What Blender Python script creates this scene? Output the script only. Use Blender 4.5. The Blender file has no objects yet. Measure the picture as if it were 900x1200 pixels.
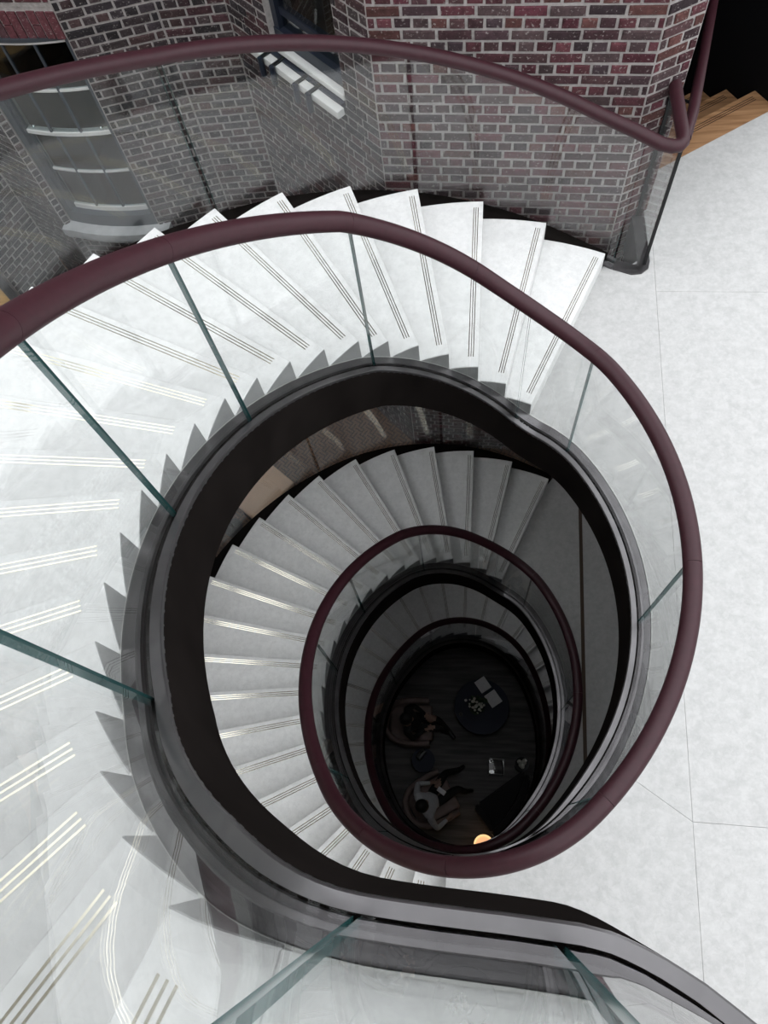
import bpy, bmesh, math, random
from mathutils import Vector, Matrix
random.seed(7)
sc = bpy.context.scene
COL = sc.collection

# ------------------------------------------------------------------ camera
HC = 4.782
cam_d = bpy.data.cameras.new('camera')
cam_d.sensor_fit = 'HORIZONTAL'; cam_d.sensor_width = 36.0; cam_d.lens = 36.0
cam_d.clip_start = 0.02; cam_d.clip_end = 200
cam = bpy.data.objects.new('camera', cam_d); COL.objects.link(cam)
R = Matrix(((0.99523231, 0.0, 0.09753277), (0.03763157, 0.92256775, -0.38399558), (-0.08998059, 0.38583512, 0.91816924)))
cam.matrix_world = Matrix.Translation((0, 0, HC)) @ R.to_4x4()
sc.camera = cam

# ------------------------------------------------------------------ light
world = bpy.data.worlds.new('sky'); sc.world = world; world.use_nodes = True
bg = world.node_tree.nodes['Background']
bg.inputs['Color'].default_value = (0.95, 0.975, 1.0, 1); bg.inputs['Strength'].default_value = 2.5
vs = sc.view_settings
vs.view_transform = 'Standard'; vs.look = 'None'; vs.exposure = 0.2; vs.gamma = 1.0; vs.use_curve_mapping = False

# ------------------------------------------------------------------ materials
def new_mat(name):
    m = bpy.data.materials.new(name); m.use_nodes = True
    nt = m.node_tree; b = nt.nodes['Principled BSDF']
    return m, nt, b
def N(nt, t, **kw):
    n = nt.nodes.new(t)
    for k, v in kw.items(): setattr(n, k, v)
    return n
def plain(name, col, rough=0.5, metal=0.0, spec=0.5, var=0.0, scale=8.0, bump=0.0):
    m, nt, b = new_mat(name)
    b.inputs['Roughness'].default_value = rough; b.inputs['Metallic'].default_value = metal
    b.inputs['Specular IOR Level'].default_value = spec
    tc = N(nt, 'ShaderNodeTexCoord')
    no = N(nt, 'ShaderNodeTexNoise'); no.inputs['Scale'].default_value = scale; no.inputs['Detail'].default_value = 6
    nt.links.new(tc.outputs['Object'], no.inputs['Vector'])
    r = N(nt, 'ShaderNodeValToRGB'); e = r.color_ramp.elements
    e[0].position = .3; e[1].position = .7
    e[0].color = tuple(c * (1 - var) for c in col) + (1,); e[1].color = tuple(min(1, c * (1 + var)) for c in col) + (1,)
    nt.links.new(no.outputs['Fac'], r.inputs['Fac']); nt.links.new(r.outputs['Color'], b.inputs['Base Color'])
    if bump:
        bp = N(nt, 'ShaderNodeBump'); bp.inputs['Strength'].default_value = bump; bp.inputs['Distance'].default_value = .01
        nt.links.new(no.outputs['Fac'], bp.inputs['Height']); nt.links.new(bp.outputs['Normal'], b.inputs['Normal'])
    return m
def stone_mat(name, c1, c2, c3):
    m, nt, b = new_mat(name)
    tc = N(nt, 'ShaderNodeTexCoord'); geo = N(nt, 'ShaderNodeNewGeometry')
    a = N(nt, 'ShaderNodeTexNoise'); a.inputs['Scale'].default_value = 11; a.inputs['Detail'].default_value = 10; a.inputs['Roughness'].default_value = .72
    f = N(nt, 'ShaderNodeTexNoise'); f.inputs['Scale'].default_value = 26; f.inputs['Detail'].default_value = 8
    v = N(nt, 'ShaderNodeTexNoise'); v.inputs['Scale'].default_value = 9; v.inputs['Detail'].default_value = 12; v.inputs['Distortion'].default_value = 1.5
    for n in (a, f, v): nt.links.new(geo.outputs['Position'], n.inputs['Vector'])
    r = N(nt, 'ShaderNodeValToRGB'); e = r.color_ramp.elements
    e[0].position = .36; e[0].color = c1 + (1,); e[1].position = .62; e[1].color = c2 + (1,)
    nt.links.new(a.outputs['Fac'], r.inputs['Fac'])
    r2 = N(nt, 'ShaderNodeValToRGB'); e = r2.color_ramp.elements
    e[0].position = .38; e[0].color = (1, 1, 1, 1); e[1].position = .5; e[1].color = (0, 0, 0, 1)
    nt.links.new(f.outputs['Fac'], r2.inputs['Fac'])
    mx = N(nt, 'ShaderNodeMixRGB'); mx.inputs['Color2'].default_value = c3 + (1,)
    ml = N(nt, 'ShaderNodeMath', operation='MULTIPLY'); ml.inputs[1].default_value = .35
    nt.links.new(r2.outputs['Color'], ml.inputs[0]); nt.links.new(ml.outputs[0], mx.inputs['Fac'])
    nt.links.new(r.outputs['Color'], mx.inputs['Color1'])
    # thin darker veins
    r3 = N(nt, 'ShaderNodeValToRGB'); e = r3.color_ramp.elements
    e[0].position = .485; e[0].color = (0, 0, 0, 1); e[1].position = .5; e[1].color = (1, 1, 1, 1)
    x = r3.color_ramp.elements.new(.515); x.color = (0, 0, 0, 1)
    nt.links.new(v.outputs['Fac'], r3.inputs['Fac'])
    ml2 = N(nt, 'ShaderNodeMath', operation='MULTIPLY'); ml2.inputs[1].default_value = .16
    nt.links.new(r3.outputs['Color'], ml2.inputs[0])
    mx2 = N(nt, 'ShaderNodeMixRGB'); mx2.inputs['Color2'].default_value = tuple(c * .6 for c in c1) + (1,)
    nt.links.new(ml2.outputs[0], mx2.inputs['Fac']); nt.links.new(mx.outputs['Color'], mx2.inputs['Color1'])
    oi = N(nt, 'ShaderNodeObjectInfo'); mr = N(nt, 'ShaderNodeMapRange'); mr.inputs['To Min'].default_value = .95; mr.inputs['To Max'].default_value = 1.0
    nt.links.new(oi.outputs['Random'], mr.inputs['Value'])
    hs = N(nt, 'ShaderNodeHueSaturation'); nt.links.new(mr.outputs['Result'], hs.inputs['Value']); nt.links.new(mx2.outputs['Color'], hs.inputs['Color'])
    nt.links.new(hs.outputs['Color'], b.inputs['Base Color'])
    b.inputs['Roughness'].default_value = .55; b.inputs['Specular IOR Level'].default_value = .3
    bp = N(nt, 'ShaderNodeBump'); bp.inputs['Strength'].default_value = .05; bp.inputs['Distance'].default_value = .005
    nt.links.new(f.outputs['Fac'], bp.inputs['Height']); nt.links.new(bp.outputs['Normal'], b.inputs['Normal'])
    return m
def brick_mat(name, attr):
    m, nt, b = new_mat(name)
    if attr:
        src = N(nt, 'ShaderNodeAttribute'); src.attribute_name = 'Col'; out = src.outputs['Color']
    else:
        src = N(nt, 'ShaderNodeObjectInfo'); out = src.outputs['Color']
    geo = N(nt, 'ShaderNodeNewGeometry')
    a = N(nt, 'ShaderNodeTexNoise'); a.inputs['Scale'].default_value = 28; a.inputs['Detail'].default_value = 8; a.inputs['Roughness'].default_value = .7
    nt.links.new(geo.outputs['Position'], a.inputs['Vector'])
    r = N(nt, 'ShaderNodeValToRGB'); e = r.color_ramp.elements
    e[0].position = .3; e[0].color = (.55, .55, .55, 1); e[1].position = .72; e[1].color = (1.5, 1.5, 1.55, 1)
    nt.links.new(a.outputs['Fac'], r.inputs['Fac'])
    mx = N(nt, 'ShaderNodeMixRGB', blend_type='MULTIPLY'); mx.inputs['Fac'].default_value = 1
    nt.links.new(out, mx.inputs['Color1']); nt.links.new(r.outputs['Color'], mx.inputs['Color2'])
    # flecks of lime on the brick faces
    a2 = N(nt, 'ShaderNodeTexNoise'); a2.inputs['Scale'].default_value = 60; a2.inputs['Detail'].default_value = 5
    nt.links.new(geo.outputs['Position'], a2.inputs['Vector'])
    r2 = N(nt, 'ShaderNodeValToRGB'); e = r2.color_ramp.elements
    e[0].position = .6; e[0].color = (0, 0, 0, 1); e[1].position = .72; e[1].color = (.7, .7, .7, 1)
    nt.links.new(a2.outputs['Fac'], r2.inputs['Fac'])
    mx2 = N(nt, 'ShaderNodeMixRGB'); mx2.inputs['Color2'].default_value = (.34, .31, .3, 1)
    nt.links.new(r2.outputs['Color'], mx2.inputs['Fac']); nt.links.new(mx.outputs['Color'], mx2.inputs['Color1'])
    nt.links.new(mx2.outputs['Color'], b.inputs['Base Color'])
    b.inputs['Roughness'].default_value = .85; b.inputs['Specular IOR Level'].default_value = .2
    bp = N(nt, 'ShaderNodeBump'); bp.inputs['Strength'].default_value = .6; bp.inputs['Distance'].default_value = .006
    nt.links.new(a.outputs['Fac'], bp.inputs['Height']); nt.links.new(bp.outputs['Normal'], b.inputs['Normal'])
    return m
def glass_mat(name, tint=(.985, .993, .99), ior=1.5):
    m, nt, b = new_mat(name); nt.nodes.remove(b)
    out = nt.nodes['Material Output']
    tr = N(nt, 'ShaderNodeBsdfTransparent'); tr.inputs['Color'].default_value = tint + (1,)
    gl = N(nt, 'ShaderNodeBsdfGlossy'); gl.inputs['Roughness'].default_value = .0; gl.inputs['Color'].default_value = (1, 1, 1, 1)
    fr = N(nt, 'ShaderNodeFresnel'); ge = N(nt, 'ShaderNodeNewGeometry'); mr = N(nt, 'ShaderNodeMapRange')
    mr.inputs['To Min'].default_value = ior; mr.inputs['To Max'].default_value = 1 / ior   # same reflectance on both faces of the thin pane
    nt.links.new(ge.outputs['Backfacing'], mr.inputs['Value']); nt.links.new(mr.outputs['Result'], fr.inputs['IOR'])
    mx = N(nt, 'ShaderNodeMixShader')
    nt.links.new(fr.outputs['Fac'], mx.inputs['Fac']); nt.links.new(tr.outputs[0], mx.inputs[1]); nt.links.new(gl.outputs[0], mx.inputs[2])
    nt.links.new(mx.outputs[0], out.inputs['Surface'])
    return m
def wood_mat(name, c1, c2, stretch=(1, 14, 14), scale=3, rough=.45, ang=0.0):
    m, nt, b = new_mat(name)
    tc = N(nt, 'ShaderNodeNewGeometry'); mp = N(nt, 'ShaderNodeMapping'); mp.inputs['Scale'].default_value = stretch; mp.inputs['Rotation'].default_value = (0, 0, ang)
    mp.vector_type = 'TEXTURE' if False else 'POINT'
    a = N(nt, 'ShaderNodeTexNoise'); a.inputs['Scale'].default_value = scale; a.inputs['Detail'].default_value = 8
    nt.links.new(tc.outputs['Position'], mp.inputs['Vector']); nt.links.new(mp.outputs['Vector'], a.inputs['Vector'])
    r = N(nt, 'ShaderNodeValToRGB'); e = r.color_ramp.elements
    e[0].position = .3; e[0].color = c1 + (1,); e[1].position = .7; e[1].color = c2 + (1,)
    nt.links.new(a.outputs['Fac'], r.inputs['Fac']); nt.links.new(r.outputs['Color'], b.inputs['Base Color'])
    b.inputs['Roughness'].default_value = rough
    return m
def emit_mat(name, col, s):
    m, nt, b = new_mat(name)
    b.inputs['Base Color'].default_value = col + (1,); b.inputs['Emission Color'].default_value = col + (1,); b.inputs['Emission Strength'].default_value = s
    return m
def weave_mat(name):
    m, nt, b = new_mat(name)
    geo = N(nt, 'ShaderNodeNewGeometry')
    mp = N(nt, 'ShaderNodeMapping'); mp.inputs['Rotation'].default_value = (0, 0, .6); mp.inputs['Scale'].default_value = (11, 11, 11)
    nt.links.new(geo.outputs['Position'], mp.inputs['Vector'])
    ch = N(nt, 'ShaderNodeTexChecker'); ch.inputs['Scale'].default_value = 1.0
    nt.links.new(mp.outputs['Vector'], ch.inputs['Vector'])
    w1 = N(nt, 'ShaderNodeTexWave', bands_direction='X'); w2 = N(nt, 'ShaderNodeTexWave', bands_direction='Y')
    for w in (w1, w2): w.inputs['Scale'].default_value = .63; nt.links.new(mp.outputs['Vector'], w.inputs['Vector'])
    mx = N(nt, 'ShaderNodeMixRGB'); nt.links.new(ch.outputs['Fac'], mx.inputs['Fac'])
    nt.links.new(w1.outputs['Color'], mx.inputs['Color1']); nt.links.new(w2.outputs['Color'], mx.inputs['Color2'])
    r = N(nt, 'ShaderNodeValToRGB'); e = r.color_ramp.elements
    e[0].position = .1; e[0].color = (.02, .01, .006, 1); e[1].position = .45; e[1].color = (.15, .075, .038, 1)
    nt.links.new(mx.outputs['Color'], r.inputs['Fac']); nt.links.new(r.outputs['Color'], b.inputs['Base Color'])
    b.inputs['Roughness'].default_value = .6
    return m

M = {
 'stone': stone_mat('pale limestone', (.665, .665, .66), (.755, .755, .75), (.60, .60, .595)),
 'slab': stone_mat('grey limestone slab', (.42, .417, .413), (.50, .497, .492), (.55, .55, .545)),
 'brass': plain('metal grip strip', (.74, .70, .58), .17, 1.0),
 'endgrey': plain('grey plate', (.27, .27, .27), .6, 0, .3, .06, 6),
 'bronze': plain('patinated dark metal', (.125, .12, .124), .3, .85, .5, .22, 5),
 'fascia': plain('dark bronze cladding', (.009, .0075, .007), .7, 0, 0.0, .25, 3),
 'caulk': plain('pale sealant', (.6, .6, .58), .6),
 'leather': plain('burgundy leather', (.032, .008, .0125), .48, 0, .32, .12, 30),
 'glass': glass_mat('clear glass'),
 'edge': plain('green glass edge', (.025, .085, .085), .2, 0, .6),
 'brick': brick_mat('old brick', False), 'brickjoin': brick_mat('old brick joined', True),
 'mortar': plain('lime mortar', (.31, .288, .28), .95, 0, .1, .18, 35, .5),
 'slate': plain('slate blue paint', (.045, .053, .065), .4, 0, .4, .1),
 'navy': plain('navy paint', (.012, .016, .028), .35, 0, .5, .1),
 'white': plain('white paint', (.62, .62, .61), .5, 0, .4, .04),
 'greywhite': plain('grey stone sill', (.42, .43, .44), .7, 0, .3, .12, 12),
 'pane': glass_mat('window pane', (.8, .84, .84), 1.52),
 'oak': wood_mat('oiled oak', (.20, .10, .045), (.38, .215, .11), (1.6, 22, 10), 1.6, .45, -.553),
 'goldoak': wood_mat('golden oak', (.24, .14, .045), (.36, .22, .075)),
 'black': plain('black paint', (.004, .004, .005), .8, 0, .1),
 'darkroom': plain('dark plaster', (.03, .028, .027), .9, 0, .1),
 'plaster': plain('beige plaster', (.42, .40, .38), .9, 0, .1),
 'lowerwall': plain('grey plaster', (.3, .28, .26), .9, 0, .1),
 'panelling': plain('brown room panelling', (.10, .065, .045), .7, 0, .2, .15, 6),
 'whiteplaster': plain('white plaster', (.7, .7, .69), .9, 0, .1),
 'darkwood': wood_mat('dark floorboards', (.035, .033, .033), (.115, .107, .11), (1, 11, 10), 1.5, .6),
 'weave': weave_mat('basket weave parquet'),
 'navytop': plain('dark blue lacquer', (.014, .018, .036), .55, 0, .25, .1),
 'blackmetal': plain('black metal', (.012, .012, .013), .4, .5),
 'pinkleather': plain('dusty rose leather', (.25, .19, .175), .55, 0, .3, .12, 10),
 'paper': plain('paper', (.9, .9, .92), .7, 0, .2, .05, 20),
 'leaf': plain('leaf', (.025, .05, .022), .6, 0, .3, .3, 20),
 'blossom': plain('white blossom', (.6, .6, .55), .7),
 'skin': plain('skin', (.36, .23, .18), .5), 'hair': plain('dark hair', (.008, .007, .007), .5),
 'greyknit': plain('pale grey knit', (.56, .57, .59), .9, 0, .2, .1, 40), 'blackcloth': plain('black cloth', (.008, .008, .009), .8),
 'shoe': plain('black shoe', (.01, .01, .011), .4), 'beige': plain('beige leather', (.72, .50, .34), .5, 0, .4, .06, 5),
 'chrome': plain('chrome', (.8, .8, .8), .1, 1.0), 'darkfab': plain('charcoal fabric', (.012, .012, .015), .9),
 'glow': emit_mat('glowing shade', (1.0, .52, .26), .75), 'glowrim': emit_mat('glowing rim', (1.0, .66, .3), 1.05),
 'striploc': plain('brown metal strip', (.07, .045, .03), .5, .3),
}

# ------------------------------------------------------------------ helpers
def link(name, me, mat, parent=None, smooth=False):
    o = bpy.data.objects.new(name, me); COL.objects.link(o)
    if mat is not None and not me.materials:
        for mm in (mat if isinstance(mat, (list, tuple)) else [mat]): me.materials.append(mm)
    if parent: o.parent = parent
    if smooth: me.polygons.foreach_set('use_smooth', [True] * len(me.polygons))
    return o
def mesh(name, verts, faces, mat, parent=None, smooth=False, mi=None):
    me = bpy.data.meshes.new(name); me.from_pydata([tuple(v) for v in verts], [], faces); me.validate(); me.update()
    o = link(name, me, mat, parent, smooth)
    if mi: me.polygons.foreach_set('material_index', mi)
    bm = bmesh.new(); bm.from_mesh(me); bmesh.ops.recalc_face_normals(bm, faces=bm.faces); bm.to_mesh(me); bm.free()
    return o
def thing(name, label, cat, loc=(0, 0, 0), group=None):
    o = bpy.data.objects.new(name, None); COL.objects.link(o); o.location = loc; o.empty_display_size = .1
    o['label'] = label; o['category'] = cat
    if group: o['group'] = group
    return o
def tag(o, label, cat, group=None):
    o['label'] = label; o['category'] = cat
    if group: o['group'] = group
    return o
def struct(o, label=None):
    o['kind'] = 'structure'
    if label: o['label'] = label
    return o
def box_vf(x0, x1, y0, y1, z0, z1):
    v = [(x, y, z) for z in (z0, z1) for y in (y0, y1) for x in (x0, x1)]
    return v, [(0, 2, 3, 1), (4, 5, 7, 6), (0, 1, 5, 4), (2, 6, 7, 3), (0, 4, 6, 2), (1, 3, 7, 5)]
def box(name, b, mat, parent=None, bev=0.0):
    v, f = box_vf(*b); o = mesh(name, v, f, mat, parent)
    if bev:
        bm = bmesh.new(); bm.from_mesh(o.data); bmesh.ops.bevel(bm, geom=bm.edges[:], offset=bev, segments=3, affect='EDGES', profile=.5); bm.to_mesh(o.data); bm.free()
        o.data.polygons.foreach_set('use_smooth', [True] * len(o.data.polygons))
    return o
def prism(name, poly, z0, z1, mat, parent=None):
    n = len(poly); v = [(x, y, z0) for x, y in poly] + [(x, y, z1) for x, y in poly]
    f = [tuple(range(n - 1, -1, -1)), tuple(range(n, 2 * n))] + [(i, (i + 1) % n, (i + 1) % n + n, i + n) for i in range(n)]
    return mesh(name, v, f, mat, parent)
def rings(name, rs, mat, parent=None, smooth=False, closed=False, capmi=None):
    """connect equal-sized closed loops"""
    n = len(rs[0]); v = [p for r in rs for p in r]; f = []; mi = []
    for i in range(len(rs) - (0 if closed else 1)):
        a = i * n; b = ((i + 1) % len(rs)) * n
        for j in range(n): f.append((a + j, a + (j + 1) % n, b + (j + 1) % n, b + j)); mi.append(0)
    if not closed:
        f.append(tuple(range(n - 1, -1, -1))); f.append(tuple(range(len(v) - n, len(v)))); mi += [capmi or 0] * 2
    return mesh(name, v, f, mat, parent, smooth, mi if capmi else None)
def autosmooth(o, ang=.6):
    me = o.data; bm = bmesh.new(); bm.from_mesh(me)
    for e in bm.edges: e.smooth = not (len(e.link_faces) == 2 and e.calc_face_angle(0) > ang)
    bm.to_mesh(me); bm.free(); return o
def tube(name, pts, r, mat, parent=None, seg=14, closed=False):
    pts = [Vector(p) for p in pts]; rs = []; n = len(pts); up = Vector((0, 0, 1))
    for i, p in enumerate(pts):
        t = (pts[min(i + 1, n - 1)] - pts[max(i - 1, 0)]).normalized()
        if closed: t = (pts[(i + 1) % n] - pts[i - 1]).normalized()
        u = up if abs(t.z) < .95 else Vector((1, 0, 0))
        a = t.cross(u).normalized(); b = a.cross(t).normalized(); rr = r[i] if isinstance(r, (list, tuple)) else r
        rs.append([p + (a * math.cos(2 * math.pi * j / seg) + b * math.sin(2 * math.pi * j / seg)) * rr for j in range(seg)])
    return autosmooth(rings(name, rs, mat, parent, True, closed), .9)
def lathe(name, prof, mat, parent=None, seg=32, loc=(0, 0, 0), smooth=True):
    rs = [[(loc[0] + r * math.cos(2 * math.pi * j / seg), loc[1] + r * math.sin(2 * math.pi * j / seg), loc[2] + z) for j in range(seg)] for r, z in prof]
    return autosmooth(rings(name, rs, mat, parent, smooth), .7)
def frange(a, b, step):
    n = max(1, int(math.ceil(abs(b - a) / step - 1e-9))); return [a + (b - a) * i / n for i in range(n + 1)]

# ------------------------------------------------------------------ stair geometry
H = .17
CA = (.089, 1.8546); CB = (.672, 1.236); CC = (-.0335, .7619); CD = (-.6165, 1.3805)
RS, RL = .957, 1.807
SA, SB, SC = 11.33, 80.6 / 11, 10.75
KD0 = 7 - 99.4 / SA; KC1 = 18 + 99.4 / SC; SD = 80.6 / (40 - KC1 + KD0)
def frame(u):
    k = (u - KD0) % 40 + KD0
    if k < 7: c, r, a = CA, RS, 133.3 - (7 - k) * SA
    elif k < 18: c, r, a = CB, RL, 133.3 + (k - 7) * SB
    elif k < KC1: c, r, a = CC, RS, 213.9 + (k - 18) * SC
    else: c, r, a = CD, RL, 313.3 + (k - KC1) * SD
    return c, r, math.radians(a)
def flare(u):
    if u > 100.5: t = min(1, (u - 100.5) / 2.0); return .009 * t * t * (3 - 2 * t)
    if u > 10: return 0.0
    t = min(1, (10 - u) / 12.0); return .27 * t * t * (3 - 2 * t)
# gallery edge at the top: the kerb leaves the oval and bends away
TOPI = [(-.0925, -.0775), (-.022, -.083), (.074, -.089), (.167, -.097), (.207, -.104), (.245, -.117), (.288, -.137), (.33, -.161), (.398, -.209), (.50, -.29), (.62, -.41), (.75, -.58), (.85, -.80), (.90, -1.1), (.92, -1.6), (.92, -2.4)]
U_TOP = 102.85
def P(u, off):
    if u > 100.8 and -.2 < off < .05:   # the kerb narrows where it reaches the gallery
        t = min(1, (u - 100.8) / 1.6); off = -.09 + (off + .09) * (1 - .28 * t * t * (3 - 2 * t))
    if u > U_TOP:
        s = (u - U_TOP) / .35; i = min(int(s), len(TOPI) - 2); t = s - i
        a = Vector(TOPI[i]); b = Vector(TOPI[i + 1]); p = a.lerp(b, t)
        def tan(j):
            j0 = max(j - 1, 0); j1 = min(j + 1, len(TOPI) - 1); return (Vector(TOPI[j1]) - Vector(TOPI[j0])).normalized()
        d = tan(i).lerp(tan(i + 1), t).normalized(); n = Vector((d.y, -d.x))
        q = p + n * (off + .125); return (q.x, q.y)
    c, r, a = frame(u); rr = r + off + flare(u)
    return (c[0] + rr * math.cos(a), c[1] + rr * math.sin(a))
def zraw(u):
    if u <= 24: return -7.82 + (max(u, -10) - 1) * H
    if u <= 41: return -3.91
    if u <= 64: return -3.91 + (u - 41) * H
    if u <= 81: return 0.0
    if u <= 102: return (u - 81) * H
    return 21 * H
def Z(u): return sum(zraw(u + d * .2) for d in range(-3, 4)) / 7
def ZR(u): return sum(zraw(u + d * .2) for d in range(-9, 10)) / 19
def KI(u):
    t = max(0.0, 1 - abs((u + 10) % 40 - 34.5) / 4.5) if u < 80 else 0.0
    return .045 * t * t * (3 - 2 * t)
U_END = U_TOP + .35 * (len(TOPI) - 1) - .01

def sweep(name, u0, u1, prof, mat, parent, step=.25, zf=Z, smooth=True, capmi=None):
    return rings(name, [[P(u, o + KI(u) if o < -.1 else o) + (max(zf(u) + dz, -9.695 + .0004 * i),) for i, (o, dz) in enumerate(prof)] for u in frange(u0, u1, step)], mat, parent, smooth, capmi=capmi)

W = 1.40
def make_flight(base, u0, k0, k1, label, group=None, detail=True):
    t = thing('stair_flight', label, 'staircase', (0, 0, 0), group)
    for k in range(k0, k1 + 1):
        z = base + k * H; ui = u0 + k
        ins = [P(ui + j / 4, 0) for j in range(5)]; outs = [P(ui + j / 6, W) for j in range(6, -1, -1)]
        tr = prism('tread', ins + outs, z - H - .02, z, M['stone'], t)
        bm = bmesh.new(); bm.from_mesh(tr.data)
        bm.edges.ensure_lookup_table()
        ed = [e for e in bm.edges if abs(e.verts[0].co.z - z) < 1e-5 and abs(e.verts[1].co.z - z) < 1e-5]
        bmesh.ops.bevel(bm, geom=ed, offset=.0035, segments=1, affect='EDGES'); bm.to_mesh(tr.data); bm.free()
        # inner end plate
        pl = []
        for j in range(5):
            uu = ui + j / 4 * .985; pl.append([P(uu, -.003) + (z - .004,), P(uu, .004) + (z - .004,), P(uu, .004) + (z - H,), P(uu, -.003) + (z - H,)])
        rings('end_plate', pl, M['endgrey'], tr)
        # three inlaid grip strips parallel to the nosing
        a = Vector(P(ui, 0)); b = Vector(P(ui, W)); d = (b - a).normalized(); n = Vector(P(ui + .5, .7)) - Vector(P(ui, .7)); n = (n - d * n.dot(d)).normalized()
        for q in range(3):
            o0 = .034 + q * .0155; p0 = a + n * o0 + d * .075; p1 = b + n * o0 - d * .06; w = n * .0025
            prism('grip_strip', [tuple(p0 - w), tuple(p1 - w), tuple(p1 + w), tuple(p0 + w)], z - .004, z + .0012, M['brass'], tr)
    uS, uE = u0 + k0 - .0, u0 + k1 + 1
    autosmooth(sweep('stringer', uS, uE, [(-.125, -.015), (-.002, -.015), (-.002, -.40), (-.125, -.40)], M['fascia'], t))
    autosmooth(sweep('stringer', uS, uE, [(W + .002, .02), (W + .12, .02), (W + .12, -.40), (W + .002, -.40)], M['fascia'], t))
    autosmooth(sweep('soffit', uS, uE, [(0, -.05), (W, -.05), (W, -.27), (0, -.27)], M['plaster'], t, .5))
    return t
make_flight(0.0, 80, 1, 21, 'pale stone stair flight climbing from the white landing to the upper gallery')
make_flight(-3.91, 40, 1, 22, 'pale stone stair flight one storey below the white landing, seen through the well')
make_flight(-7.82, 0, -10, 22, 'lowest stone stair flight winding down around the seating area')

# ------------------------------------------------------------------ balustrades
def channel(t, u0, u1, oi, og, oo, zf=Z):
    autosmooth(sweep('base_channel', u0, u1, [(oi, -.02), (oi, .004), (oi + .004, .008), (og - .014, .008), (og - .014, -.02)], M['bronze'], t, .2, zf))
    autosmooth(sweep('base_channel', u0, u1, [(og + .014, -.02), (og + .014, .008), (oo - .004, .008), (oo, .004), (oo, -.02)], M['bronze'], t, .2, zf))
def panels(t, joints, og, hgt=1.10, zf=Z, gap=.028, zt=ZR):
    for a, b in zip(joints[:-1], joints[1:]):
        o = rings('glass_panel', [[P(u, og - .009) + (zf(u) - .015,), P(u, og + .009) + (zf(u) - .015,), P(u, og + .009) + (zt(u) + hgt,), P(u, og - .009) + (zt(u) + hgt,)] for u in frange(a + gap, b - gap, .2)], [M['glass'], M['edge']], t, True, capmi=1)
        autosmooth(o)
def rail(t, u0, u1, og, hgt, zf=Z, joints=()):
    cuts = [u0] + sorted(j for j in joints if u0 + .5 < j < u1 - .5) + [u1]
    for a, b in zip(cuts[:-1], cuts[1:]):
        tube('handrail', [P(u, og) + (zf(u) + hgt,) for u in frange(a + .004, b - .004, .2)], .046, M['leather'], t, 20)
def balustrade(label, u0, u1, joints, group=None, line=True):
    t = thing('glass_balustrade', label, 'balustrade')
    channel(t, u0, u1, -.125, -.076, -.004)
    if line: autosmooth(sweep('sealant_line', u0, u1, [(-.004, -.02), (-.004, .0085), (.0025, .0085), (.0025, -.02)], M['caulk'], t, .25))
    js = [u0] + [j for j in joints if u0 < j < u1] + [u1]
    panels(t, js, -.076)
    rail(t, u0, u1, -.06, 1.13, ZR, joints)
    return t
balustrade('curved glass balustrade with burgundy leather handrail around the inner side of the uppermost flight', 81.4, U_END, [83.3, 86.85, 90.97, 94.2, 97.95, 102.55, 103.8, 107.4], line=True)
balustrade('curved glass balustrade with burgundy handrail along the well edge of the white landing', 63.2, 81.4, [67.6, 73.06, 79.0])
balustrade('glass balustrade with dark red handrail around the inner side of the second flight down', 41.4, 63.2, [42.5, 46.0, 50.1, 53.2, 57.6, 60.5])
balustrade('glass balustrade along the well edge of the dim landing one storey down', 23.2, 41.4, [28, 33.2, 39.0])
balustrade('lowest glass balustrade with nearly black handrail above the seating area', -10, 23.2, [-6, -2, 2.4, 6, 10, 13.1, 17.5, 20.5])

# landing edges that carry the kerb between flights
def landing_edge(label, u0, u1):
    t = thing('landing_edge', label, 'landing edge')
    autosmooth(sweep('fascia', u0, u1, [(-.125, -.015), (.0, -.015), (.0, -.40), (-.125, -.40)], M['fascia'], t))
    return t
landing_edge('black curved fascia under the edge of the white landing', 63, 81)
landing_edge('black curved fascia under the edge of the dim lower landing', 23, 41)
landing_edge('dark metal fascia under the kerb of the topmost gallery', 102, U_END)

def outer_balustrade(label, u0, u1, joints, path_end=None):
    t = thing('glass_balustrade', label, 'balustrade')
    og = W + .07
    channel(t, u0, u1, W + .025, og, W + .115)
    panels(t, [u0] + joints + [u1], og, 1.12, Z, .028, Z)
    return t, og
t, og = outer_balustrade('outer glass balustrade with burgundy handrail between top flight and brick wall', 80.85, 101.5, [84.0, 86.95, 90.5, 94, 97.5])
cut = frange(80.85, 101.5, .2)
pend = [(1.385, 4.53, 1.13), (1.385, 4.3, 1.13), (1.387, 4.06, 1.13), (1.38, 4.015, 1.13), (1.355, 3.985, 1.13), (1.315, 3.98, 1.13), (1.25, 3.997, 1.135)]
path = pend + [P(u, og) + (Z(u) + 1.15,) for u in cut if u > 81.0]
c0 = 0
for a, b in ((0, 30), (30, 46), (46, 64), (64, len(path) - 1)):
    tube('handrail', [path[i] for i in range(a, b + 1)], .042, M['leather'], t, 20)
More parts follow.
